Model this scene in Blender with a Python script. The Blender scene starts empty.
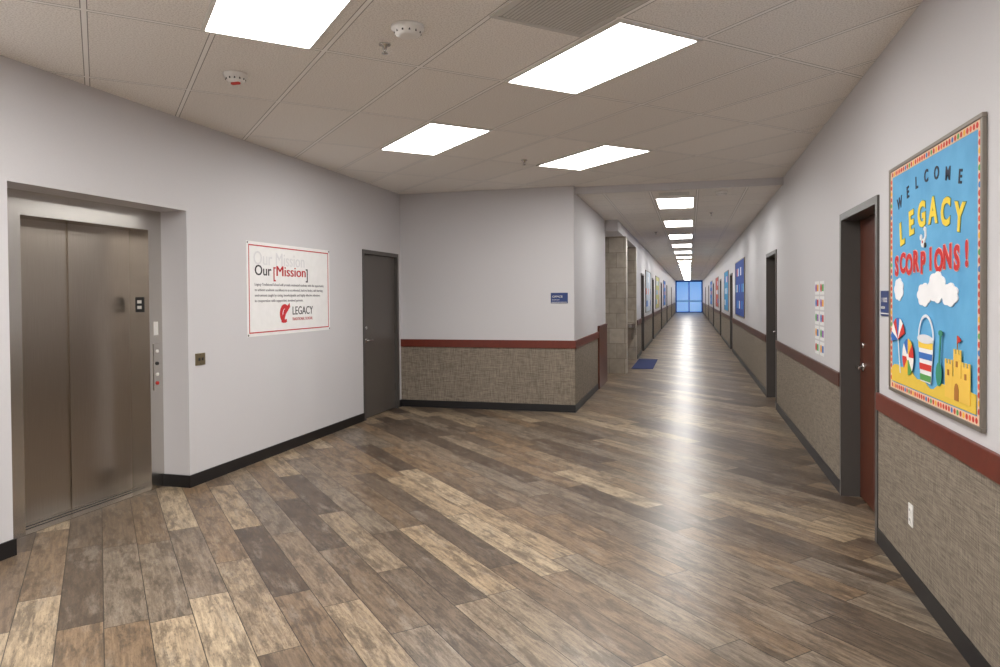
import bpy, bmesh, math, random
from mathutils import Matrix, Vector
random.seed(4)
S=bpy.context.scene
COL=S.collection
S.view_settings.view_transform='Standard'
S.view_settings.look='None'
S.view_settings.exposure=0.2
S.view_settings.gamma=1.0
def srgb(r,g,b):
    f=lambda c:(c/255)/12.92 if c/255<=0.04045 else ((c/255+0.055)/1.055)**2.4
    return (f(r),f(g),f(b),1)
# ---------------- materials
def newmat(name):
    m=bpy.data.materials.new(name); m.use_nodes=True
    nt=m.node_tree; b=nt.nodes['Principled BSDF']
    return m,nt,b
def N(nt,t,**k):
    n=nt.nodes.new(t)
    for a,v in k.items():
        if a in n.bl_rna.properties.keys(): setattr(n,a,v)
        else: n.inputs[a.replace('_',' ')].default_value=v
    return n
def L(nt,a,b): nt.links.new(a,b)
def math_n(nt,op,a,b=None,clamp=False):
    n=nt.nodes.new('ShaderNodeMath'); n.operation=op; n.use_clamp=clamp
    for i,v in enumerate((a,b)):
        if v is None: continue
        if isinstance(v,(int,float)): n.inputs[i].default_value=v
        else: L(nt,v,n.inputs[i])
    return n.outputs[0]
def mixc(nt,fac,a,b,bt='MIX'):
    n=nt.nodes.new('ShaderNodeMix'); n.data_type='RGBA'; n.blend_type=bt
    for s,v in ((n.inputs[0],fac),(n.inputs[6],a),(n.inputs[7],b)):
        if isinstance(v,(int,float,tuple)): s.default_value=v
        else: L(nt,v,s)
    return n.outputs[2]
def plain(name,col,rough=0.6,metal=0.0,noise=0.04,scale=30,bump=0.0,spec=0.5):
    m,nt,b=newmat(name)
    tc=N(nt,'ShaderNodeTexCoord'); no=N(nt,'ShaderNodeTexNoise'); no.inputs['Scale'].default_value=scale
    L(nt,tc.outputs['Object'],no.inputs['Vector'])
    dk=tuple(c*(1-noise*3) for c in col[:3])+(1,); lt=tuple(min(1,c*(1+noise*3)) for c in col[:3])+(1,)
    L(nt,mixc(nt,no.outputs['Fac'],dk,lt),b.inputs['Base Color'])
    b.inputs['Roughness'].default_value=rough; b.inputs['Metallic'].default_value=metal
    b.inputs['Specular IOR Level'].default_value=spec
    if bump:
        bp=N(nt,'ShaderNodeBump'); bp.inputs['Strength'].default_value=bump; bp.inputs['Distance'].default_value=0.002
        L(nt,no.outputs['Fac'],bp.inputs['Height']); L(nt,bp.outputs[0],b.inputs['Normal'])
    return m
def emis(name,col,s):
    m,nt,b=newmat(name); b.inputs['Base Color'].default_value=(.8,.8,.8,1)
    b.inputs['Emission Color'].default_value=col; b.inputs['Emission Strength'].default_value=s
    return m
M={}
M['wall']=plain('painted_wall',srgb(208,206,208),0.55,noise=0.01,scale=150,bump=0.15,spec=.3)
M['black']=plain('black_vinyl',srgb(24,22,23),0.45,noise=.03)
M['rail']=plain('red_wood_rail',srgb(104,40,25),0.4,noise=.08,scale=25)
M['raild']=plain('dark_wood_rail',srgb(80,45,35),0.4,noise=.08,scale=25)
M['frame']=plain('door_frame_paint',srgb(80,76,73),0.4,noise=.01)
M['gdoor']=plain('gray_door_paint',srgb(90,84,79),0.42,noise=.02)
M['wood']=None
M['white']=plain('white_plastic',srgb(232,230,226),0.4,noise=.01)
M['tee']=plain('ceiling_trim',srgb(225,222,216),0.5,noise=.01)
M['brass']=plain('bronze_plate',srgb(150,138,110),0.35,metal=.8,noise=.03)
M['chrome']=plain('satin_chrome',srgb(200,198,195),0.25,metal=1,noise=.01)
M['navy']=plain('navy_sign',srgb(30,56,114),0.4,noise=.02)
M['mat']=plain('blue_mat',srgb(34,48,98),0.95,noise=.1,scale=200)
M['bluewall']=plain('blue_wall',srgb(40,120,205),0.5,noise=.02)
M['lens']=emis('troffer_lens',(1.0,.985,.96,1),17)
M['daylight']=emis('blue_glazing',(.07,.34,.85,1),.62)
M['grille']=plain('vent_grille_paint',srgb(205,202,196),0.5,noise=.01)
M['bframe']=plain('board_frame_aluminium',srgb(130,122,112),0.4,metal=.4,noise=.01)
M['gmid']=plain('vent_slot',srgb(165,162,156),0.7,noise=.01)
M['gdark']=plain('dark_slot',srgb(40,40,42),0.7,noise=.01)
# wood door
def wood(name,c1,c2,sc=(6,6,1)):
    m,nt,b=newmat(name); tc=N(nt,'ShaderNodeTexCoord'); mp=N(nt,'ShaderNodeMapping'); mp.inputs['Scale'].default_value=sc
    no=N(nt,'ShaderNodeTexNoise'); no.inputs['Scale'].default_value=6; no.inputs['Detail'].default_value=6; no.inputs['Distortion'].default_value=1
    L(nt,tc.outputs['Object'],mp.inputs[0]); L(nt,mp.outputs[0],no.inputs[0])
    L(nt,mixc(nt,no.outputs['Fac'],c1,c2),b.inputs['Base Color']); b.inputs['Roughness'].default_value=.35
    return m
M['wood']=wood('cherry_wood',srgb(64,30,20),srgb(108,55,35))
# stainless
def steel(name,c1,c2,rough):
    m,nt,b=newmat(name); tc=N(nt,'ShaderNodeTexCoord'); mp=N(nt,'ShaderNodeMapping'); mp.inputs['Scale'].default_value=(60,60,.6)
    no=N(nt,'ShaderNodeTexNoise'); no.inputs['Scale'].default_value=8; no.inputs['Detail'].default_value=4
    L(nt,tc.outputs['Object'],mp.inputs[0]); L(nt,mp.outputs[0],no.inputs[0])
    L(nt,mixc(nt,no.outputs['Fac'],c1,c2),b.inputs['Base Color']); b.inputs['Metallic'].default_value=1
    b.inputs['Roughness'].default_value=rough
    return m
M['steel']=steel('brushed_stainless',srgb(154,145,135),srgb(180,170,159),.28)
M['steel2']=steel('polished_stainless',srgb(196,192,186),srgb(214,210,204),.25)
# wainscot wallcovering
def wains():
    m,nt,b=newmat('woven_wallcovering'); tc=N(nt,'ShaderNodeTexCoord')
    outs=[]
    for sc in ((8,8,220),(220,220,8)):
        mp=N(nt,'ShaderNodeMapping'); mp.inputs['Scale'].default_value=sc
        no=N(nt,'ShaderNodeTexNoise'); no.inputs['Scale'].default_value=1.3; no.inputs['Detail'].default_value=3
        L(nt,tc.outputs['Object'],mp.inputs[0]); L(nt,mp.outputs[0],no.inputs[0]); outs.append(no.outputs['Fac'])
    f=math_n(nt,'MULTIPLY',math_n(nt,'ADD',outs[0],outs[1]),.5)
    r=N(nt,'ShaderNodeValToRGB'); r.color_ramp.elements[0].position=.38; r.color_ramp.elements[1].position=.62
    r.color_ramp.elements[0].color=srgb(94,84,73); r.color_ramp.elements[1].color=srgb(156,144,128)
    L(nt,f,r.inputs[0]); L(nt,r.outputs[0],b.inputs['Base Color']); b.inputs['Roughness'].default_value=.75
    bp=N(nt,'ShaderNodeBump'); bp.inputs['Strength'].default_value=.4; bp.inputs['Distance'].default_value=.002
    L(nt,f,bp.inputs['Height']); L(nt,bp.outputs[0],b.inputs['Normal'])
    return m
M['wains']=wains()
# ceiling tile
def ceil(name,rot,loc,sx,sy):
    m,nt,b=newmat(name); tc=N(nt,'ShaderNodeTexCoord'); mp=N(nt,'ShaderNodeMapping')
    mp.inputs['Rotation'].default_value=(0,0,rot); mp.inputs['Location'].default_value=(loc[0],loc[1],0)
    L(nt,tc.outputs['Object'],mp.inputs[0]); sp=N(nt,'ShaderNodeSeparateXYZ'); L(nt,mp.outputs[0],sp.inputs[0])
    def line(o,s):
        q=math_n(nt,'DIVIDE',o,s); fr=math_n(nt,'FRACT',q)
        d=math_n(nt,'MULTIPLY',math_n(nt,'MINIMUM',fr,math_n(nt,'SUBTRACT',1.0,fr)),s)
        return d,math_n(nt,'FLOOR',q)
    dx,ix=line(sp.outputs[0],sx); dy,iy=line(sp.outputs[1],sy)
    d=math_n(nt,'MINIMUM',dx,dy)
    tee=math_n(nt,'LESS_THAN',d,.012); edge=math_n(nt,'LESS_THAN',d,.017)
    cb=N(nt,'ShaderNodeCombineXYZ'); L(nt,ix,cb.inputs[0]); L(nt,iy,cb.inputs[1])
    wn=N(nt,'ShaderNodeTexWhiteNoise'); L(nt,cb.outputs[0],wn.inputs['Vector'])
    no=N(nt,'ShaderNodeTexNoise'); no.inputs['Scale'].default_value=110; no.inputs['Detail'].default_value=3; L(nt,tc.outputs['Object'],no.inputs[0])
    r=N(nt,'ShaderNodeValToRGB'); r.color_ramp.elements[0].position=.36; r.color_ramp.elements[1].position=.56
    r.color_ramp.elements[0].color=srgb(224,218,211); r.color_ramp.elements[1].color=srgb(250,246,240)
    L(nt,no.outputs['Fac'],r.inputs[0])
    v=math_n(nt,'ADD',math_n(nt,'MULTIPLY',wn.outputs['Value'],.06),.94)
    cv=N(nt,'ShaderNodeCombineXYZ'); [L(nt,v,cv.inputs[i]) for i in range(3)]
    c=mixc(nt,1.0,r.outputs[0],cv.outputs[0],'MULTIPLY')
    c=mixc(nt,edge,c,srgb(150,145,138)); c=mixc(nt,tee,c,srgb(247,244,240))
    L(nt,c,b.inputs['Base Color']); b.inputs['Roughness'].default_value=.85
    bp=N(nt,'ShaderNodeBump'); bp.inputs['Strength'].default_value=.25; bp.inputs['Distance'].default_value=.003
    L(nt,no.outputs['Fac'],bp.inputs['Height']); L(nt,bp.outputs[0],b.inputs['Normal'])
    return m
M['ceilA']=ceil('acoustic_tile_diagonal',math.pi/4,(2.89,-1.175),1.22,.61)
M['ceilB']=ceil('acoustic_tile_corridor',0,(.505,-10.14),.61,.61)
# plank floor
def floor_mat():
    m,nt,b=newmat('vinyl_plank'); tc=N(nt,'ShaderNodeTexCoord'); mp=N(nt,'ShaderNodeMapping')
    mp.inputs['Rotation'].default_value=(0,0,math.pi/4); L(nt,tc.outputs['Object'],mp.inputs[0])
    sp=N(nt,'ShaderNodeSeparateXYZ'); L(nt,mp.outputs[0],sp.inputs[0])
    W,LN=.19,1.22
    v=math_n(nt,'DIVIDE',sp.outputs[1],W); row=math_n(nt,'FLOOR',v); fv=math_n(nt,'FRACT',v)
    wr=N(nt,'ShaderNodeTexWhiteNoise'); wr.noise_dimensions='1D'; L(nt,row,wr.inputs['W'])
    u=math_n(nt,'ADD',math_n(nt,'DIVIDE',sp.outputs[0],LN),math_n(nt,'MULTIPLY',wr.outputs['Value'],7.0))
    col=math_n(nt,'FLOOR',u); fu=math_n(nt,'FRACT',u)
    cb=N(nt,'ShaderNodeCombineXYZ'); L(nt,row,cb.inputs[0]); L(nt,col,cb.inputs[1])
    wn=N(nt,'ShaderNodeTexWhiteNoise'); L(nt,cb.outputs[0],wn.inputs['Vector'])
    ev=math_n(nt,'MULTIPLY',math_n(nt,'MINIMUM',fv,math_n(nt,'SUBTRACT',1.0,fv)),W)
    eu=math_n(nt,'MULTIPLY',math_n(nt,'MINIMUM',fu,math_n(nt,'SUBTRACT',1.0,fu)),LN)
    gap=math_n(nt,'LESS_THAN',math_n(nt,'MINIMUM',ev,eu),.0022)
    def noise(sc,mul,scale,detail,rough,dist=0):
        mg=N(nt,'ShaderNodeMapping'); mg.inputs['Scale'].default_value=sc; L(nt,mp.outputs[0],mg.inputs[0])
        off=N(nt,'ShaderNodeVectorMath'); off.operation='MULTIPLY_ADD'
        L(nt,wn.outputs['Color'],off.inputs[0]); off.inputs[1].default_value=mul; L(nt,mg.outputs[0],off.inputs[2])
        g=N(nt,'ShaderNodeTexNoise'); g.inputs['Scale'].default_value=scale; g.inputs['Detail'].default_value=detail; g.inputs['Roughness'].default_value=rough; g.inputs['Distortion'].default_value=dist
        L(nt,off.outputs[0],g.inputs[0]); return g.outputs['Fac']
    g=noise((3.5,36,1),(40,40,40),1.6,8,.66,.4)
    p=noise((2.0,7,1),(17,23,9),1.9,9,.74,.2)
    q=noise((1.6,6,1),(31,13,27),1.6,8,.7)
    fine=noise((9,55,1),(3,7,5),4,5,.75)
    def ramp(stops,inp):
        r=N(nt,'ShaderNodeValToRGB'); e=r.color_ramp.elements
        e[0].position=stops[0][0]; e[0].color=stops[0][1]; e[1].position=stops[-1][0]; e[1].color=stops[-1][1]
        for a,c in stops[1:-1]: k=e.new(a); k.color=c
        L(nt,inp,r.inputs[0]); return r.outputs[0]
    base=ramp([(0,srgb(84,70,58)),(.2,srgb(108,94,80)),(.42,srgb(136,114,90)),(.6,srgb(128,116,102)),(.8,srgb(162,142,116)),(1,srgb(180,162,136))],wn.outputs['Value'])
    gr=ramp([(.35,(.55,.53,.52,1)),(.62,(1.12,1.11,1.09,1))],g)
    c=mixc(nt,1.0,base,gr,'MULTIPLY')
    c=mixc(nt,math_n(nt,'MULTIPLY',ramp([(.54,(0,0,0,1)),(.66,(1,1,1,1))],q),.4),c,srgb(158,148,134))
    c=mixc(nt,math_n(nt,'MULTIPLY',ramp([(.42,(1,1,1,1)),(.52,(0,0,0,1))],p),.55),c,srgb(58,48,40))
    c=mixc(nt,math_n(nt,'MULTIPLY',ramp([(.38,(1,1,1,1)),(.46,(0,0,0,1))],fine),.45),c,srgb(48,40,34))
    c=mixc(nt,math_n(nt,'MULTIPLY',gap,.85),c,srgb(28,23,20))
    L(nt,c,b.inputs['Base Color'])
    L(nt,math_n(nt,'ADD',math_n(nt,'MULTIPLY',g,.16),.25),b.inputs['Roughness'])
    b.inputs['Specular IOR Level'].default_value=.45
    bp=N(nt,'ShaderNodeBump'); bp.inputs['Strength'].default_value=.2; bp.inputs['Distance'].default_value=.001
    h=math_n(nt,'SUBTRACT',g,gap); L(nt,h,bp.inputs['Height']); L(nt,bp.outputs[0],b.inputs['Normal'])
    return m
M['floor']=floor_mat()
def tilemat():
    m,nt,b=newmat('stone_tile'); tc=N(nt,'ShaderNodeTexCoord')
    sp=N(nt,'ShaderNodeSeparateXYZ'); L(nt,tc.outputs['Object'],sp.inputs[0])
    cb=N(nt,'ShaderNodeCombineXYZ'); L(nt,math_n(nt,'ADD',sp.outputs[0],sp.outputs[1]),cb.inputs[0]); L(nt,sp.outputs[2],cb.inputs[1])
    br=N(nt,'ShaderNodeTexBrick'); br.inputs['Scale'].default_value=1; br.inputs['Brick Width'].default_value=.3; br.inputs['Row Height'].default_value=.3
    br.inputs['Mortar Size'].default_value=.004; br.inputs['Color1'].default_value=srgb(180,170,156); br.inputs['Color2'].default_value=srgb(160,150,136); br.inputs['Mortar'].default_value=srgb(120,112,100)
    L(nt,cb.outputs[0],br.inputs['Vector'])
    no=N(nt,'ShaderNodeTexNoise'); no.inputs['Scale'].default_value=7; no.inputs['Detail'].default_value=6; L(nt,tc.outputs['Object'],no.inputs[0])
    L(nt,mixc(nt,.4,br.outputs[0],no.outputs['Fac'],'OVERLAY'),b.inputs['Base Color']); b.inputs['Roughness'].default_value=.35
    return m
M['tile']=tilemat()
_pc={}
def paint(rgb,rough=.7):
    if rgb not in _pc: _pc[rgb]=plain('paper_%d_%d_%d'%rgb,srgb(*rgb),rough,noise=.02,scale=12)
    return _pc[rgb]
# ---------------- mesh builder
class MB:
    def __init__(s): s.bm=bmesh.new(); s.mats=[]
    def mi(s,m):
        if isinstance(m,str): m=M[m]
        if m not in s.mats: s.mats.append(m)
        return s.mats.index(m)
    def box(s,x0,x1,y0,y1,z0,z1,m,bev=0):
        x0,x1=sorted((x0,x1)); y0,y1=sorted((y0,y1)); z0,z1=sorted((z0,z1))
        k=s.mi(m); vs=[s.bm.verts.new(c) for c in ((x0,y0,z0),(x1,y0,z0),(x1,y1,z0),(x0,y1,z0),(x0,y0,z1),(x1,y0,z1),(x1,y1,z1),(x0,y1,z1))]
        fs=[]
        for q in ((3,2,1,0),(4,5,6,7),(0,1,5,4),(1,2,6,5),(2,3,7,6),(3,0,4,7)):
            f=s.bm.faces.new([vs[i] for i in q]); f.material_index=k; fs.append(f)
        if bev:
            es=list({e for f in fs for e in f.edges})
            r=bmesh.ops.bevel(s.bm,geom=es,offset=bev,segments=2,affect='EDGES',profile=.5)
            for f in r['faces']: f.material_index=k
    def poly(s,pts,z0,z1,m):
        k=s.mi(m); n=len(pts)
        a=sum(pts[i][0]*pts[(i+1)%n][1]-pts[(i+1)%n][0]*pts[i][1] for i in range(n))
        if a<0: pts=pts[::-1]
        lo=[s.bm.verts.new((p[0],p[1],z0)) for p in pts]; hi=[s.bm.verts.new((p[0],p[1],z1)) for p in pts]
        fs=[s.bm.faces.new(lo[::-1]),s.bm.faces.new(hi)]
        for i in range(n):
            j=(i+1)%n; fs.append(s.bm.faces.new((lo[i],lo[j],hi[j],hi[i])))
        for f in fs: f.material_index=k
    def disc(s,cx,cy,r,z0,z1,m,n=20,ry=None):
        ry=ry or r
        s.poly([(cx+r*math.cos(2*math.pi*i/n),cy+ry*math.sin(2*math.pi*i/n)) for i in range(n)],z0,z1,m)
    def lathe(s,prof,m,c=(0,0,0),n=28,mat=None):
        k=s.mi(m); rings=[]
        for r,z in prof:
            ring=[]
            for i in range(n):
                a=2*math.pi*i/n; v=Vector((max(r,1e-4)*math.cos(a),max(r,1e-4)*math.sin(a),z))
                if mat: v=mat@v
                ring.append(s.bm.verts.new(v+Vector(c)))
            rings.append(ring)
        for a,b in zip(rings,rings[1:]):
            for i in range(n):
                j=(i+1)%n; f=s.bm.faces.new((a[i],a[j],b[j],b[i])); f.material_index=k; f.smooth=True
        for rg,rev in ((rings[0],True),(rings[-1],False)):
            f=s.bm.faces.new(rg[::-1] if rev else rg); f.material_index=k
    def done(s,name,mw=None,parent=None):
        bmesh.ops.recalc_face_normals(s.bm,faces=s.bm.faces[:])
        me=bpy.data.meshes.new(name); s.bm.to_mesh(me); s.bm.free()
        for m in s.mats: me.materials.append(m)
        o=bpy.data.objects.new(name,me); COL.objects.link(o)
        if parent: o.parent=parent
        if mw is not None: o.matrix_local=mw
        return o
def RM(loc,right):
    m=Matrix(((0,0,-1),(-1,0,0),(0,1,0))).to_4x4() if right else Matrix(((0,0,1),(1,0,0),(0,1,0))).to_4x4()
    m.translation=Vector(loc)+Vector((-.0005 if right else .0005,0,0)); return m
def FM(loc):
    m=Matrix(((1,0,0),(0,0,-1),(0,1,0))).to_4x4(); m.translation=Vector(loc)+Vector((0,-.0005,0)); return m
def text(name,s,size,x,y,z,m,parent,off=0.0,width=None,height=None,ext=.001,rot=0,align='LEFT'):
    cu=bpy.data.curves.new(name,'FONT'); cu.body=s; cu.size=size; cu.offset=off; cu.extrude=ext; cu.align_x=align
    cu.resolution_u=3
    o=bpy.data.objects.new(name,cu); COL.objects.link(o)
    cu.materials.append(M[m] if isinstance(m,str) else m)
    bpy.context.view_layer.update()
    d=o.dimensions.copy(); sx=(width/d.x) if width else 1; sy=(height/d.y) if height else (1 if not width else sx)
    if height and not width: sx=sy
    o.parent=parent; o.location=(x,y,z); o.scale=(sx,sy,1); o.rotation_euler=(0,0,rot)
    return o
# ---------------- dimensions
CZ=3.0; CZ2=2.92; XL=-3.95; XR=1.125; XA=-1.476; XB=-1.25; YC=9.2; YH=9.35; YB=-3.2; YE=66.0; CAMZ=1.54
T=.2
def wall_x(mb,xw,sg,th,y0,y1,ops,z1):
    y=y0
    for a,b,zt in sorted(ops):
        if a>y: mb.box(xw,xw+sg*th,y,a,0,z1,'wall')
        mb.box(xw,xw+sg*th,a,b,zt,z1,'wall'); y=b
    if y1>y: mb.box(xw,xw+sg*th,y,y1,0,z1,'wall')
def spans(y0,y1,ops):
    y=y0; r=[]
    for o in sorted(ops):
        a,b=o[:2]
        if a>y: r.append((y,min(a,y1)))
        y=b
    if y1>y: r.append((y,y1))
    return r
mb=MB(); mb.box(-4.6,XR+.25,YB-.2,YE+.2,-.1,0,'floor'); mb.done('floor')
mb=MB(); mb.box(XL-.6,XR+.25,YB-.2,YH,CZ,CZ+.1,'ceilA'); mb.done('ceiling')
mb=MB(); mb.box(-2.6,XR+.25,YH+.02,YE+.2,CZ2,CZ2+.1,'ceilB'); mb.done('ceiling_corridor')
mb=MB(); mb.box(XA,XR,YH-.02,YH+.0,CZ2-.012,CZ,'wall'); mb.box(XA,XR,YH,YH+.05,CZ2-.012,CZ2,'tee'); mb.done('trim_ceiling_step')
# right wall
RO=[(4.76,5.876,2.15),(10.0,11.25,2.15),(20.0,21.1,2.15),(27,28.1,2.15),(35,36.1,2.15),(44,45.1,2.15),(53,54.1,2.15)]
mb=MB(); wall_x(mb,XR,1,T,YB,YE,RO,CZ); mb.done('wall_right')
mb=MB()
for a,b in spans(YB,YE,RO): mb.box(XR-.006,XR,a,b,.1,.83,'wains')
mb.done('trim_wainscot_right')
mb=MB()
for a,b in spans(YB,YE,RO): mb.box(XR-.022,XR,a,b,.83,.935,'rail' if b<5 else 'raild',bev=.004)
mb.done('trim_chair_rail_right')
mb=MB()
for a,b in spans(YB,YE,RO): mb.box(XR-.012,XR,a,b,0,.1,'black')
mb.done('baseboard_right')
# left lobby wall
EO=(3.29,4.84,2.26)
LO=[EO,(8.0,9.1,2.15)]
mb=MB(); wall_x(mb,XL,-1,.25,YB,YC,LO,CZ); mb.done('wall_left')
mb=MB()
for a,b in spans(YB,YC,LO): mb.box(XL+.012,XL,a,b,0,.1,'black')
mb.box(XL-.25,XL+.012,4.84,4.828,0,.1,'black'); mb.box(XL-.25,XL+.012,3.29,3.302,0,.1,'black')
mb.done('baseboard_left')
mb=MB(); mb.box(XL-.6,XL-.25,5.0,YC+.15,0,CZ,'wall'); mb.box(XL-.6,XL-.25,YB,3.1,0,CZ,'wall'); mb.box(XL-.6,XL-.5,3.1,5.0,0,CZ,'wall'); mb.done('wall_shaft')
mb=MB(); mb.box(XL-.25,XR+.2,YB-.2,YB,0,CZ,'wall'); mb.done('wall_back')
# cross wall
mb=MB(); mb.box(XL-.25,XA,YC,YC+.15,0,CZ,'wall'); mb.done('wall_far')
mb=MB(); mb.box(XL,XA+.006,YC-.006,YC,.1,.85,'wains'); mb.box(XA,XA+.006,YC,11.6,.1,.85,'wains'); mb.done('trim_wainscot_far')
mb=MB(); mb.box(XL,XA+.022,YC-.022,YC,.85,.955,'rail',bev=.004); mb.box(XA,XA+.022,YC+.001,11.6,.85,.955,'rail',bev=.004); mb.done('trim_chair_rail_far')
mb=MB(); mb.box(XL+.012,XA+.012,YC-.012,YC,0,.1,'black'); mb.box(XA,XA+.012,YC,11.6,0,.1,'black'); mb.done('baseboard_far')
mb=MB(); mb.box(XA-.15,XA,YC+.15,12.75,0,CZ2,'wall'); mb.box(-2.4,XA-.15,12.6,12.75,0,CZ2,'wall')
mb.box(-2.4,-2.2,12.75,17.4,0,CZ2,'wall'); mb.done('wall_corridor_near')
mb=MB(); mb.box(XA+.03,XA,11.61,12.74,0,1.02,'wood',bev=.006); mb.box(XA+.04,XA,11.61,12.74,1.02,1.05,'wood',bev=.004); mb.done('trim_wood_panel')
mb=MB(); mb.box(-2.2,XB+.04,14.0,14.3,0,2.72,'tile'); mb.box(-2.2,XB-.012,14.3,14.31,0,.1,'tile'); mb.done('tiled_column')
mb=MB(); mb.box(-2.2,XB-.15,17.2,17.4,0,2.72,'tile'); mb.box(XB-.15,XB,17.2,17.4,0,2.72,'tile'); mb.done('tiled_alcove_wall')
mb=MB(); mb.box(-2.2,-2.19,14.31,17.2,0,2.72,'tile'); mb.done('tiled_back_wall')
mb=MB(); mb.box(-2.2,XB,12.75,17.4,2.72,CZ2,'wall'); mb.done('wall_soffit')
# corridor far-left wall
LF=[(18.9,20.0,2.15),(24.5,25.6,2.15),(32,33.1,2.15),(40,41.1,2.15),(50,51.1,2.15)]
mb=MB(); wall_x(mb,XB,-1,T,17.4,YE,LF,CZ2); mb.done('wall_corridor_left')
mb=MB()
for a,b in spans(17.4,YE,LF): mb.box(XB+.006,XB,a,b,.1,.83,'wains')
mb.done('trim_wainscot_corridor')
mb=MB()
for a,b in spans(17.4,YE,LF): mb.box(XB+.022,XB,a,b,.83,.945,'raild')
mb.done('trim_chair_rail_corridor')
mb=MB()
for a,b in spans(17.4,YE,LF): mb.box(XB+.012,XB,a,b,0,.1,'black')
mb.done('baseboard_corridor')
# end wall : blue painted wall with blue glazed storefront
mb=MB(); mb.box(XB-.2,XR+.2,YE,YE+.2,0,CZ2,'bluewall'); mb.done('wall_end')
mb=MB()
gx0,gx1=XB+.06,XR-.06; xm=(gx0+gx1)/2; db=paint((28,92,178)); lb=paint((170,215,245))
for x in (gx0,xm,gx1): mb.box(x-.04,x+.04,YE-.08,YE-.001,0,2.86,db)
for z in (0.0,2.78): mb.box(gx0+.04,gx1-.04,YE-.07,YE-.001,z,z+.08,db)
mb.box(gx0+.04,gx1-.04,YE-.05,YE-.001,.08,2.78,'daylight')
mb.box(gx0+.04,gx1-.04,YE-.09,YE-.05,.98,1.10,lb)
mb.done('window_1')
# ---------------- doors
def door(name,xw,sg,y0,y1,zt,leafdep,leafm,hy,framem='frame',fw=.05,thick=.17):
    mb=MB(); X=lambda d:xw+sg*d
    mb.box(X(-.014),X(thick),y0,y0+fw,0,zt,framem); mb.box(X(-.014),X(thick),y1-fw,y1,0,zt,framem)
    mb.box(X(-.014),X(thick),y0+fw,y1-fw,zt-fw,zt,framem)
    mb.box(X(leafdep),X(leafdep+.045),y0+fw+.003,y1-fw-.003,.012,zt-fw-.003,leafm)
    for a,b in ((y0+fw,y0+fw+.015),(y1-fw-.015,y1-fw)): mb.box(X(leafdep+.045),X(thick),a,b,0,zt-fw,framem)
    mb.box(X(leafdep+.02),X(thick),y0+fw,y1-fw,0,.012,'gdark')
    d=1 if hy<(y0+y1)/2 else -1
    R=Matrix.Rotation(math.pi/2,4,'Y')
    mb.lathe([(.0,-.004),(.032,-.004),(.032,.012),(.026,.016)],'chrome',(X(leafdep-.006),hy,1.0),20,R)
    mb.lathe([(.010,-.05),(.010,.0)] ,'chrome',(X(leafdep),hy,1.0),12,R if sg>0 else Matrix.Rotation(-math.pi/2,4,'Y'))
    mb.box(X(leafdep-.045),X(leafdep-.06),hy,hy+d*.11,.99,1.01,'chrome',bev=.003)
    mb.lathe([(.0,-.004),(.022,-.004),(.022,.012)],'chrome',(X(leafdep-.006),hy,1.16),16,R)
    ho=y1-fw if d>0 else y0+fw
    for z in (.25,1.05,1.85): mb.box(X(leafdep-.006),X(leafdep+.002),ho-.012,ho+.012,z,z+.1,'chrome')
    return mb.done(name)
door('door_1',XL,-1,8.0,9.1,2.15,.03,'gdoor',8.0+.13,framem='frame')
door('door_2',XR,1,4.76,5.876,2.15,.12,'wood',5.72)
door('door_3',XR,1,10.0,11.25,2.15,.12,'wood',11.1)
k=4
for a,b,_ in RO[2:]: door('door_%d'%k,XR,1,a,b,2.15,.1,'wood',b-.13); k+=1
for a,b,_ in LF: door('door_%d'%k,XB,-1,a,b,2.15,.1,'wood',b-.13); k+=1
# ---------------- elevator
mb=MB(); xf=XL-.25; xd=xf-.19
mb.box(xf-.22,xf,3.29,3.585,0,2.26,'steel2'); mb.box(xf-.22,xf,4.70,4.84,0,2.26,'steel2'); mb.box(xf-.22,xf,3.585,4.70,2.10,2.26,'steel2')
mb.box(xd-.03,xd,4.125,4.70,.008,2.10,'steel'); mb.box(xd-.05,xd-.012,3.585,4.135,.008,2.10,'steel')
mb.box(xd-.01,xf+.0,3.585,4.70,0,.006,'steel2')
for dx in (.04,.09): mb.box(xd+dx,xd+dx+.012,3.585,4.70,.006,.0075,'gdark')
mb.box(xd+.06,xd+.14,4.695,4.70,1.44,1.56,'gdark')
mb.box(xd+.08,xd+.12,4.693,4.695,1.51,1.535,'white'); mb.box(xd+.08,xd+.12,4.693,4.695,1.465,1.49,'white')
mb.box(xf,xf+.006,4.735,4.805,.80,1.18,'steel2',bev=.002)
for z,m in ((1.12,'white'),(1.02,'gdark'),(.93,'white'),(.86,paint((190,40,35)))):
    mb.lathe([(.0,0),(.014,0),(.014,.008),(.010,.010)],m,(xf+.005,4.77,z),16,Matrix.Rotation(math.pi/2,4,'Y'))
mb.box(xf,xf+.004,4.745,4.79,1.25,1.36,'white')
el=mb.done('elevator')
# ---------------- lights
def troffer(cx,cy,z,ang,lx=1.17,ly=.56):
    mb=MB(); fx,fy=lx/2+.022,ly/2+.022
    mb.box(-fx,fx,-fy,-ly/2,-.012,0,'tee'); mb.box(-fx,fx,ly/2,fy,-.012,0,'tee')
    mb.box(-fx,-lx/2,-ly/2,ly/2,-.012,0,'tee'); mb.box(lx/2,fx,-ly/2,ly/2,-.012,0,'tee')
    mb.box(-lx/2,lx/2,-ly/2,ly/2,-.006,-.001,'lens')
    m=Matrix.Rotation(ang,4,'Z'); m.translation=Vector((cx,cy,z-.0005))
    mb.done('recessed_troffer_light',m)
r2=math.sqrt(2)
for a,b in ((-3.5,.80),(-3.5,2.70),(-5.94,2.70),(-5.94,4.53),(-3.5,-.96),(-1.06,.87),(-1.06,-.96),(-1.06,-2.79),(1.38,-.96)):
    troffer((a+b)/r2,(b-a)/r2,CZ,-math.pi/4)
for i in range(18): troffer(-.2,10.75+3.05*i,CZ2,math.pi/2,1.15,.50)
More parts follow.
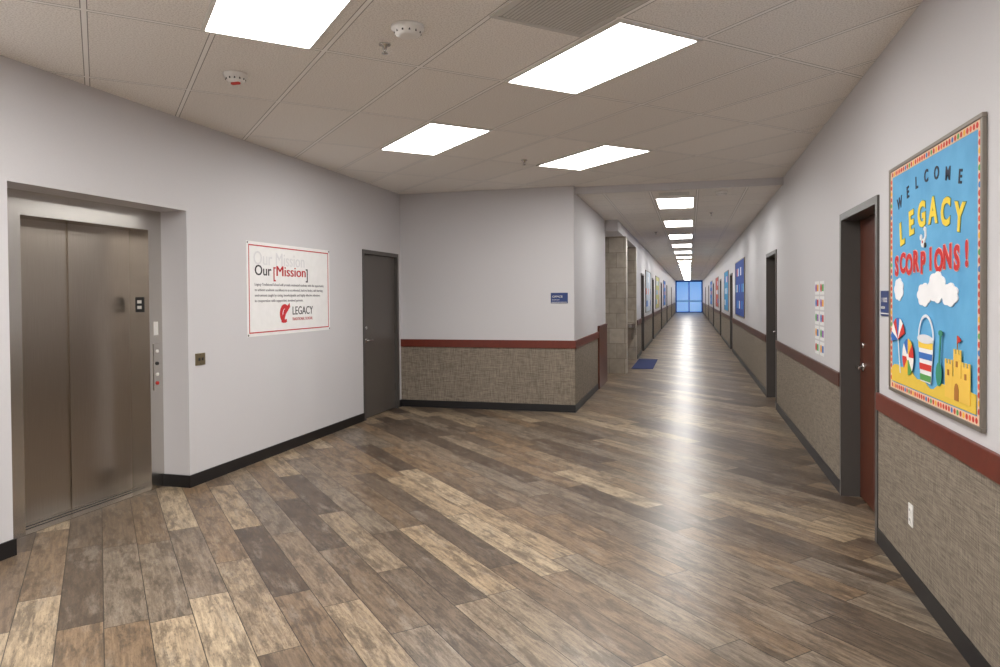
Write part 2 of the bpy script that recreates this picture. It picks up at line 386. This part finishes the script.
# ---------------- ceiling devices
def grille(cx,cy,z,ang,s=.29,sy=None):
    sy=sy or s; mb=MB()
    mb.box(-s,s,-sy,-sy+.03,-.01,0,'grille'); mb.box(-s,s,sy-.03,sy,-.01,0,'grille'); mb.box(-s,-s+.03,-sy+.03,sy-.03,-.01,0,'grille'); mb.box(s-.03,s,-sy+.03,sy-.03,-.01,0,'grille')
    mb.box(-s+.03,s-.03,-sy+.03,sy-.03,-.003,-.001,'gmid')
    n=int((sy*2-.06)/.022)
    for i in range(n):
        y=-sy+.03+(i+.5)*(sy*2-.06)/n; mb.box(-s+.03,s-.03,y-.007,y+.007,-.005,-.003,'grille')
    m=Matrix.Rotation(ang,4,'Z'); m.translation=Vector((cx,cy,z-.0005)); mb.done('air_return_grille',m)
a,b=-2.9,2.07; grille((a+b)/r2,(b-a)/r2,CZ,-math.pi/4)
grille(-.2,9.75,CZ2,0,.2,.12)
def smoke(cx,cy,z,r=.085,red=False):
    mb=MB(); mb.lathe([(r,0),(r,-.018),(r*.86,-.026),(r*.78,-.045),(r*.45,-.055),(0,-.056)],'white')
    for i in range(12):
        t=i*math.pi/6; mb.box(r*.78*math.cos(t)-.004,r*.78*math.cos(t)+.004,r*.78*math.sin(t)-.004,r*.78*math.sin(t)+.004,-.043,-.032,'gdark')
    if red:
        mb.box(-.03,.03,-.012,.012,-.068,-.05,paint((200,70,60)),bev=.004)
    m=Matrix.Identity(4); m.translation=Vector((cx,cy,z)); mb.done('smoke_detector' if not red else 'fire_alarm_strobe',m)
smoke(-1.46,3.53,CZ,.088); smoke(-2.84,3.96,CZ,.075,True); smoke(.41,9.75,CZ2,.08)
def sprink(cx,cy,z):
    mb=MB(); mb.lathe([(.034,0),(.034,-.006),(.014,-.010),(.012,-.03),(.006,-.034),(.005,-.05),(.019,-.052),(.019,-.055),(0,-.056)],'chrome')
    m=Matrix.Identity(4); m.translation=Vector((cx,cy,z)); mb.done('fire_sprinkler',m)
sprink(-1.69,3.74,CZ); sprink(-1.70,7.3,CZ); sprink(.35,12.2,CZ2); sprink(-.7,15.5,CZ2)
mb=MB(); mb.box(-.16,.16,-.02,.02,-.28,-.08,'white',bev=.005); mb.box(-.015,.015,-.015,.015,-.08,0,'white'); 
m=Matrix.Identity(4); m.translation=Vector((-.2,26.8,CZ2)); ex=mb.done('exit_sign',m)
t=text('exit_text','EXIT',.16,-.14,-.021,-.24,emis('exit_red',(1,.05,.03,1),1.5),ex,off=.004,width=.28,height=.13); t.rotation_euler=(math.pi/2,0,0)
# ---------------- wall items
mb=MB(); W_,H_=1.54,.895
mb.box(0,W_,0,H_,0,.004,paint((238,237,236)))
for x0,x1,y0,y1 in ((.03,W_-.03,.03,.041),(.03,W_-.03,H_-.041,H_-.03),(.03,.041,.041,H_-.041),(W_-.041,W_-.03,.041,H_-.041)): mb.box(x0,x1,y0,y1,.004,.005,paint((190,40,45)))
for x in (.015,W_-.015):
    for y in (.015,H_-.015): mb.disc(x,y,.01,.004,.007,'chrome')
pts=[]
for i in range(20):
    a=i/19*math.pi*1.5+.5; pts.append((.62+.085*math.cos(a),.205+.095*math.sin(a)))
for i in range(19,-1,-1):
    a=i/19*math.pi*1.5+.5; pts.append((.63+.05*math.cos(a),.20+.055*math.sin(a)))
mb.poly(pts,.004,.006,paint((196,40,45)))
mb.poly([(.56,.12),(.61,.24),(.71,.31),(.72,.27),(.64,.2),(.60,.11)],.004,.0065,paint((196,40,45)))
ban=mb.done('mission_banner',RM((XL,5.626,1.185),False))
blk=paint((30,30,34)); red=paint((180,22,30)); gry=paint((222,221,223)); tx=paint((120,118,120))
text('script_backdrop','Our Mission',.2,.10,.68,.0045,gry,ban,width=.9,height=.13)  # pale gray script lettering printed behind the title
text('title_our','Our',.16,.12,.58,.005,blk,ban,off=.001,width=.27,height=.10)
text('title_open','[',.16,.42,.56,.005,red,ban,off=.001,height=.14)
text('title_mission','Mission',.16,.47,.58,.005,red,ban,off=.0,width=.54,height=.10)
text('title_mission_weight','Mission',.16,.476,.58,.0046,red,ban,off=.0,width=.54,height=.10)
text('title_close',']',.16,1.03,.56,.005,blk,ban,off=.001,height=.14)
for i,s in enumerate(("Legacy Traditional School will provide motivated students with the opportunity",
  "to achieve academic excellence in an accelerated, back-to-basics, safe learning",
  "environment taught by caring, knowledgeable and highly effective educators",
  "in cooperation with supportive, involved parents.")):
    text('paragraph_%d'%i,s,.045,.12,.48-i*.052,.005,tx,ban,width=(1.28,1.26,1.2,.85)[i],height=.034)
text('logo_name','LEGACY',.11,.76,.19,.005,blk,ban,width=.40,height=.085)
text('logo_sub','TRADITIONAL SCHOOL',.03,.76,.13,.005,red,ban,width=.40,height=.03)
mb=MB(); mb.box(-.06,.06,-.05,.05,0,.006,'brass',bev=.002); mb.box(-.025,-.015,-.012,.012,.006,.014,'gdark'); mb.box(.015,.025,-.012,.012,.006,.014,'gdark'); mb.disc(0,.038,.004,.006,.008,'chrome',8); mb.disc(0,-.038,.004,.006,.008,'chrome',8)
mb.done('light_switch_plate',RM((XL,4.98,1.04),False))
mb=MB(); mb.box(-.036,.036,-.058,.058,0,.006,'white',bev=.002)
for y in (-.026,.026):
    mb.disc(0,y,.017,.006,.009,'white',16); mb.box(-.008,-.005,y-.004,y+.008,.009,.0095,'gdark'); mb.box(.005,.008,y-.004,y+.008,.009,.0095,'gdark')
mb.done('power_outlet',RM((XR-.006,4.09,.38),True))
def sign(name,w,h,mat4,txt):
    mb=MB(); mb.box(0,w,0,h,0,.008,'navy',bev=.002); mb.box(.01,w-.01,h*.08,h*.12,.008,.009,'white')
    o=mb.done(name,mat4); text('label',txt,.04,.02,h*.55,.0085,'white',o,width=w*.6,height=h*.18); text('label_small','ROOM',.04,.02,h*.28,.0085,'white',o,width=w*.4,height=h*.1)
    return o
sign('room_sign',.23,.14,FM((-1.79,YC,1.45)),'OFFICE')
sign('room_sign',.19,.15,RM((XR,4.70,1.41),True),'1102')
mb=MB(); cols=[(200,60,60),(240,170,60),(90,170,90),(70,120,190),(150,90,170)]
for cc in range(2):
    for i in range(5):
        x0=cc*.25; z0=i*.135
        mb.box(x0,x0+.2,z0,z0+.12,0,.003,paint((236,236,236)))
        mb.disc(x0+.06,z0+.06,.036,.003,.005,paint(cols[(i+cc)%5]),14); mb.box(x0+.11,x0+.18,z0+.03,z0+.09,.003,.005,paint(cols[(i+cc+2)%5]))
mb.done('classroom_chart',RM((XR,7.03,1.0),True))
# ---------------- welcome board
BW,BH=1.331,1.26
mb=MB()
def papermat():
    m,nt,b=newmat('blue_bulletin_paper'); tc=N(nt,'ShaderNodeTexCoord'); no=N(nt,'ShaderNodeTexNoise'); no.inputs['Scale'].default_value=5; no.inputs['Detail'].default_value=5
    L(nt,tc.outputs['Object'],no.inputs[0]); L(nt,mixc(nt,no.outputs['Fac'],srgb(72,146,198),srgb(114,190,232)),b.inputs['Base Color']); b.inputs['Roughness'].default_value=.7
    bp=N(nt,'ShaderNodeBump'); bp.inputs['Strength'].default_value=.5; bp.inputs['Distance'].default_value=.01; L(nt,no.outputs['Fac'],bp.inputs['Height']); L(nt,bp.outputs[0],b.inputs['Normal'])
    return m
mb.box(.02,BW-.02,.02,BH-.02,0,.012,papermat())
for x0,x1,y0,y1 in ((0,BW,0,.02),(0,BW,BH-.02,BH),(0,.02,.02,BH-.02),(BW-.02,BW,.02,BH-.02)): mb.box(x0,x1,y0,y1,0,.02,'bframe',bev=.003)
bor=paint((232,196,166)); 
for x0,x1,y0,y1 in ((.02,BW-.02,.02,.055),(.02,BW-.02,BH-.055,BH-.02),(.02,.055,.055,BH-.055),(BW-.055,BW-.02,.055,BH-.055)): mb.box(x0,x1,y0,y1,.012,.014,bor)
bc=[(205,50,40),(240,180,50),(60,120,190),(230,90,60),(90,160,80)]
def ring(n0,p0,p1):
    for i in range(n0):
        t=(i+.5)/n0; x=p0[0]+(p1[0]-p0[0])*t; y=p0[1]+(p1[1]-p0[1])*t
        mb.disc(x,y,.0125,.012+.0005,.0145+.0001*(i%3),paint(bc[i%5] if i%2 else (206,66,48)),10)
ring(36,(.045,.038),(BW-.045,.038)); ring(36,(.045,BH-.038),(BW-.045,BH-.038)); ring(34,(.038,.06),(.038,BH-.06)); ring(34,(BW-.038,.06),(BW-.038,BH-.06))
z0,z1=.013,.0165
nc=[0]
def cloud(cx,cy,w,h):
    nc[0]+=1; n=48; pts=[]
    for i in range(n):
        a=2*math.pi*i/n; r=1+.16*abs(math.sin(a*3.5)) -.08
        pts.append((cx+w/2*r*math.cos(a),cy+h/2*r*math.sin(a)))
    mb.poly(pts,z0+.0002*nc[0],z1+.0004*nc[0],paint((244,244,246)))
cloud(.19,.575,.16,.12); cloud(.62,.545,.2,.11); cloud(.80,.58,.23,.14); cloud(.97,.545,.2,.10)
sand=paint((232,196,70))
pts=[(.062,.062)]
for i in range(25):
    t=i/24; x=.062+t*(BW-.124); pts.append((x,.135+.03*math.sin(t*9)+.012*math.sin(t*31)))
pts.append((BW-.062,.062)); mb.poly(pts,.0145,.018,sand)
cx,cy=.19,.30
for i in range(6):
    a0=math.radians(20+i*30*.93); a1=math.radians(20+(i+1)*30*.93)
    mb.poly([(cx,cy-.0)]+[(cx+.13*math.cos(a0+(a1-a0)*j/4),cy+.12*math.sin(a0+(a1-a0)*j/4)) for j in range(5)],.0185,.0205,paint([(210,50,40),(245,240,235),(50,110,190)][i%3]))
mb.poly([(cx-.006,cy),(cx+.006,cy),(cx+.05,.12),(cx+.036,.12)],.0185,.02,paint((235,235,230)))
cx,cy=.38,.22
for i in range(8):
    a0=i*math.pi/4; a1=a0+math.pi/4
    mb.poly([(cx,cy)]+[(cx+.095*math.cos(a0+(a1-a0)*j/4),cy+.095*math.sin(a0+(a1-a0)*j/4)) for j in range(5)],.0210,.023,paint([(210,50,40),(240,190,50),(50,110,190),(245,240,235),(210,50,40),(240,190,50),(90,160,80),(245,240,235)][i]))
mb.disc(cx,cy,.018,.023,.0235,paint((245,240,235)))
bx=.66
mb.poly([(bx-.11,.33),(bx+.11,.33),(bx+.075,.12),(bx-.075,.12)],.0185,.021,paint((240,240,240)))
cl=[(90,160,80),(210,50,40),(50,110,190),(245,205,70)]
for i in range(4):
    t0=(i+.12)/4; t1=(i+.7)/4; ws=lambda t:.075+.035*t
    mb.poly([(bx-ws(t0),.12+.21*t0),(bx+ws(t0),.12+.21*t0),(bx+ws(t1),.12+.21*t1),(bx-ws(t1),.12+.21*t1)],.021,.0225,paint(cl[i]))
mb.disc(bx,.33,.115,.0225,.0245,paint((225,225,228)),24,.022)
hp=[(bx+.115*math.cos(a),.33+.12*math.sin(a)) for a in [i*math.pi/16 for i in range(17)]]+[(bx+.102*math.cos(a),.33+.106*math.sin(a)) for a in [i*math.pi/16 for i in range(16,-1,-1)]]
mb.poly(hp,.0185,.021,paint((235,235,238)))
mb.poly([(.845,.22),(.862,.22),(.882,.36),(.865,.36)],.0205,.023,paint((50,140,110))); mb.disc(.852,.18,.038,.0207,.0232,paint((50,140,110)),16,.055); mb.disc(.874,.37,.028,.0207,.0232,paint((50,140,110)),12,.013)
cs=paint((240,196,80)); cd=paint((170,110,40))
def tower(x0,x1,y1):
    n=3; w=(x1-x0)/(2*n-1); p=[(x0,.09),(x0,y1)]
    for i in range(n):
        xx=x0+2*i*w; p+=[(xx,y1+.02),(xx+w,y1+.02),(xx+w,y1)]
        if i<n-1: p+=[(xx+2*w,y1)]
    p+=[(x1,.09)]
    q=[]
    for a in p:
        if not q or (abs(a[0]-q[-1][0])+abs(a[1]-q[-1][1]))>1e-5: q.append(a)
    mb.poly(q,.0185,.022,cs)
tower(.93,1.02,.24); tower(1.13,1.22,.24)
mb.poly([(1.0,.09),(1.0,.19),(1.15,.19),(1.15,.09)],.0183,.0215,cs); 
mb.poly([(1.035,.19),(1.035,.31),(1.055,.31),(1.055,.29),(1.07,.29),(1.07,.31),(1.09,.31),(1.09,.29),(1.105,.29),(1.105,.31),(1.12,.31),(1.12,.19)],.0185,.022,cs)
mb.poly([(1.072,.30),(1.078,.30),(1.078,.37),(1.072,.37)],.0185,.021,cd); mb.poly([(1.078,.37),(1.078,.335),(1.12,.352)],.0185,.021,paint((210,50,40)))
mb.poly([(1.05,.09),(1.05,.14),(1.06,.16),(1.075,.165),(1.09,.16),(1.10,.14),(1.10,.09)],.0225,.0235,cd)
for x in (.975,1.175,1.077): mb.box(x-.01,x+.01,.19 if x!=1.077 else .235,.215 if x!=1.077 else .26,.022,.0235,cd)
wh=paint((235,235,235)); dk=paint((60,60,60)); sx_,sy_=.60,.80
mb.disc(sx_,sy_,.030,z0,z1,wh,14,.022); mb.disc(sx_-.032,sy_+.03,.015,z0,z1+.0005,wh,12); mb.disc(sx_+.03,sy_-.012,.013,z0,z1+.0005,dk,12)
mb.poly([(sx_+.02,sy_),(sx_+.05,sy_+.03),(sx_+.045,sy_+.07),(sx_+.02,sy_+.08),(sx_+.01,sy_+.065),(sx_+.028,sy_+.055),(sx_+.028,sy_+.03),(sx_,sy_+.012)],z0,z1+.001,wh); mb.disc(sx_-.005,sy_+.006,.008,z1,z1+.001,paint((200,50,40)),8)
board=mb.done('welcome_bulletin_board',RM((XR,4.476,.99),True))
for i,ch in enumerate('WELCOME'):
    t=i/6; x=.20+t*.88; y=1.02+.075*math.sin(t*math.pi)
    text('welcome_%d'%i,ch,.085,x,y,.0135,paint((40,48,70)),board,off=.002,rot=.35*(.5-t),align='CENTER')
for i,ch in enumerate('LEGACY'):
    t=i/5; x=.25+t*.82; y=.82+.07*math.sin(t*math.pi)
    text('legacy_outline_%d'%i,ch,.17,x,y,.0132,paint((90,130,110)),board,off=.009,rot=.3*(.5-t),align='CENTER')  # wider green-gray outline letter behind the yellow one
    text('legacy_%d'%i,ch,.17,x,y,.0150,paint((246,214,60)),board,off=.006,rot=.3*(.5-t),align='CENTER')
for i,ch in enumerate('SCORPIONS!'):
    x=.145+i*.113; y=.655+.012*(i%2)
    text('scorpions_outline_%d'%i,ch,.145,x,y,.0138,paint((240,170,160)),board,off=.009,align='CENTER')  # pale outline letter, slightly fatter, backing the red one
    text('scorpions_%d'%i,ch,.145,x,y,.0154,paint((206,34,34)),board,off=.005,align='CENTER')
def bboard(xw,right,y0,y1,z0_,z1_,base,seed):
    rnd=random.Random(seed); mb=MB(); w=y1-y0; h=z1_-z0_
    mb.box(.02,w-.02,.02,h-.02,0,.012,paint(base))
    for a,b,c,d in ((0,w,0,.02),(0,w,h-.02,h),(0,.02,.02,h-.02),(w-.02,w,.02,h-.02)): mb.box(a,b,c,d,0,.02,'bframe')
    nx=max(2,int(w/.38)); ny=max(2,int(h/.36))
    for i in range(nx):
        for j in range(ny):
            if rnd.random()<.3: continue
            cx=.1+(w-.2)*(i+.5)/nx; cy=.08+(h-.16)*(j+.5)/ny
            mb.box(cx-.12,cx+.12,cy-.09,cy+.09,.012,.014+.0005*rnd.random(),paint(rnd.choice([(236,236,236),(236,236,236),(120,190,230),(60,140,220),(220,90,80),(60,110,190)])))
    mb.done('bulletin_board',RM((xw,y1 if right else y0,z0_),right))
bboard(XR,True,15.6,18.6,1.05,2.35,(24,70,160),1)
bboard(XR,True,22.0,24.5,1.05,2.3,(60,150,200),2)
bboard(XR,True,29.5,32.5,1.05,2.3,(190,90,80),3)
bboard(XR,True,37.5,41,1.05,2.3,(60,120,200),4)
bboard(XB,False,20.8,23.4,1.05,2.3,(190,200,210),5)
bboard(XB,False,27,30,1.05,2.3,(190,190,130),6)
bboard(XB,False,35,38,1.05,2.3,(60,120,200),7)
def fountain(cx,cy,z):
    mb=MB()
    mb.poly([(-.19,0),(.19,0),(.19,.30),(.12,.42),(-.12,.42),(-.19,.30)],.0,.10,'steel2')
    mb.poly([(-.13,0),(.13,0),(.11,.28),(-.11,.28)],-.28,0,'steel')
    mb.disc(0,.22,.13,.10,.104,'steel',24,.11); mb.lathe([(.012,.10),(.012,.15),(.016,.16),(.008,.17)],'chrome',(.11,.12,0),12)
    mb.box(-.05,.05,.415,.43,.03,.06,'chrome',bev=.003)
    m=Matrix.Rotation(math.pi,4,'Z'); m.translation=Vector((cx,cy-.002,z)); mb.done('drinking_fountain',m)
fountain(-1.45,17.2,.78); fountain(-1.93,17.2,.95)
mb=MB(); mb.box(-1.2,-.75,15.0,17.3,0,.008,'mat',bev=.003); mb.box(-1.16,-.79,15.04,17.26,.008,.011,'mat'); mb.done('floor_mat')
# ---------------- camera
cam=bpy.data.cameras.new('camera'); co=bpy.data.objects.new('camera',cam); COL.objects.link(co)
cam.sensor_width=36; cam.lens=25.2; cam.shift_y=-.026; cam.clip_end=200; cam.clip_start=.05
p=math.radians(.86); th=math.atan(189.8/700)
mw=Matrix.Rotation(th,4,'Z')@Matrix.Rotation(math.pi/2-p,4,'X')@Matrix.Rotation(math.radians(-.43),4,'Z')
mw.translation=Vector((0,0,CAMZ)); co.matrix_world=mw
S.camera=co
w=bpy.data.worlds.new('world'); S.world=w; w.use_nodes=True
w.node_tree.nodes['Background'].inputs[0].default_value=(.6,.7,.8,1); w.node_tree.nodes['Background'].inputs[1].default_value=.3
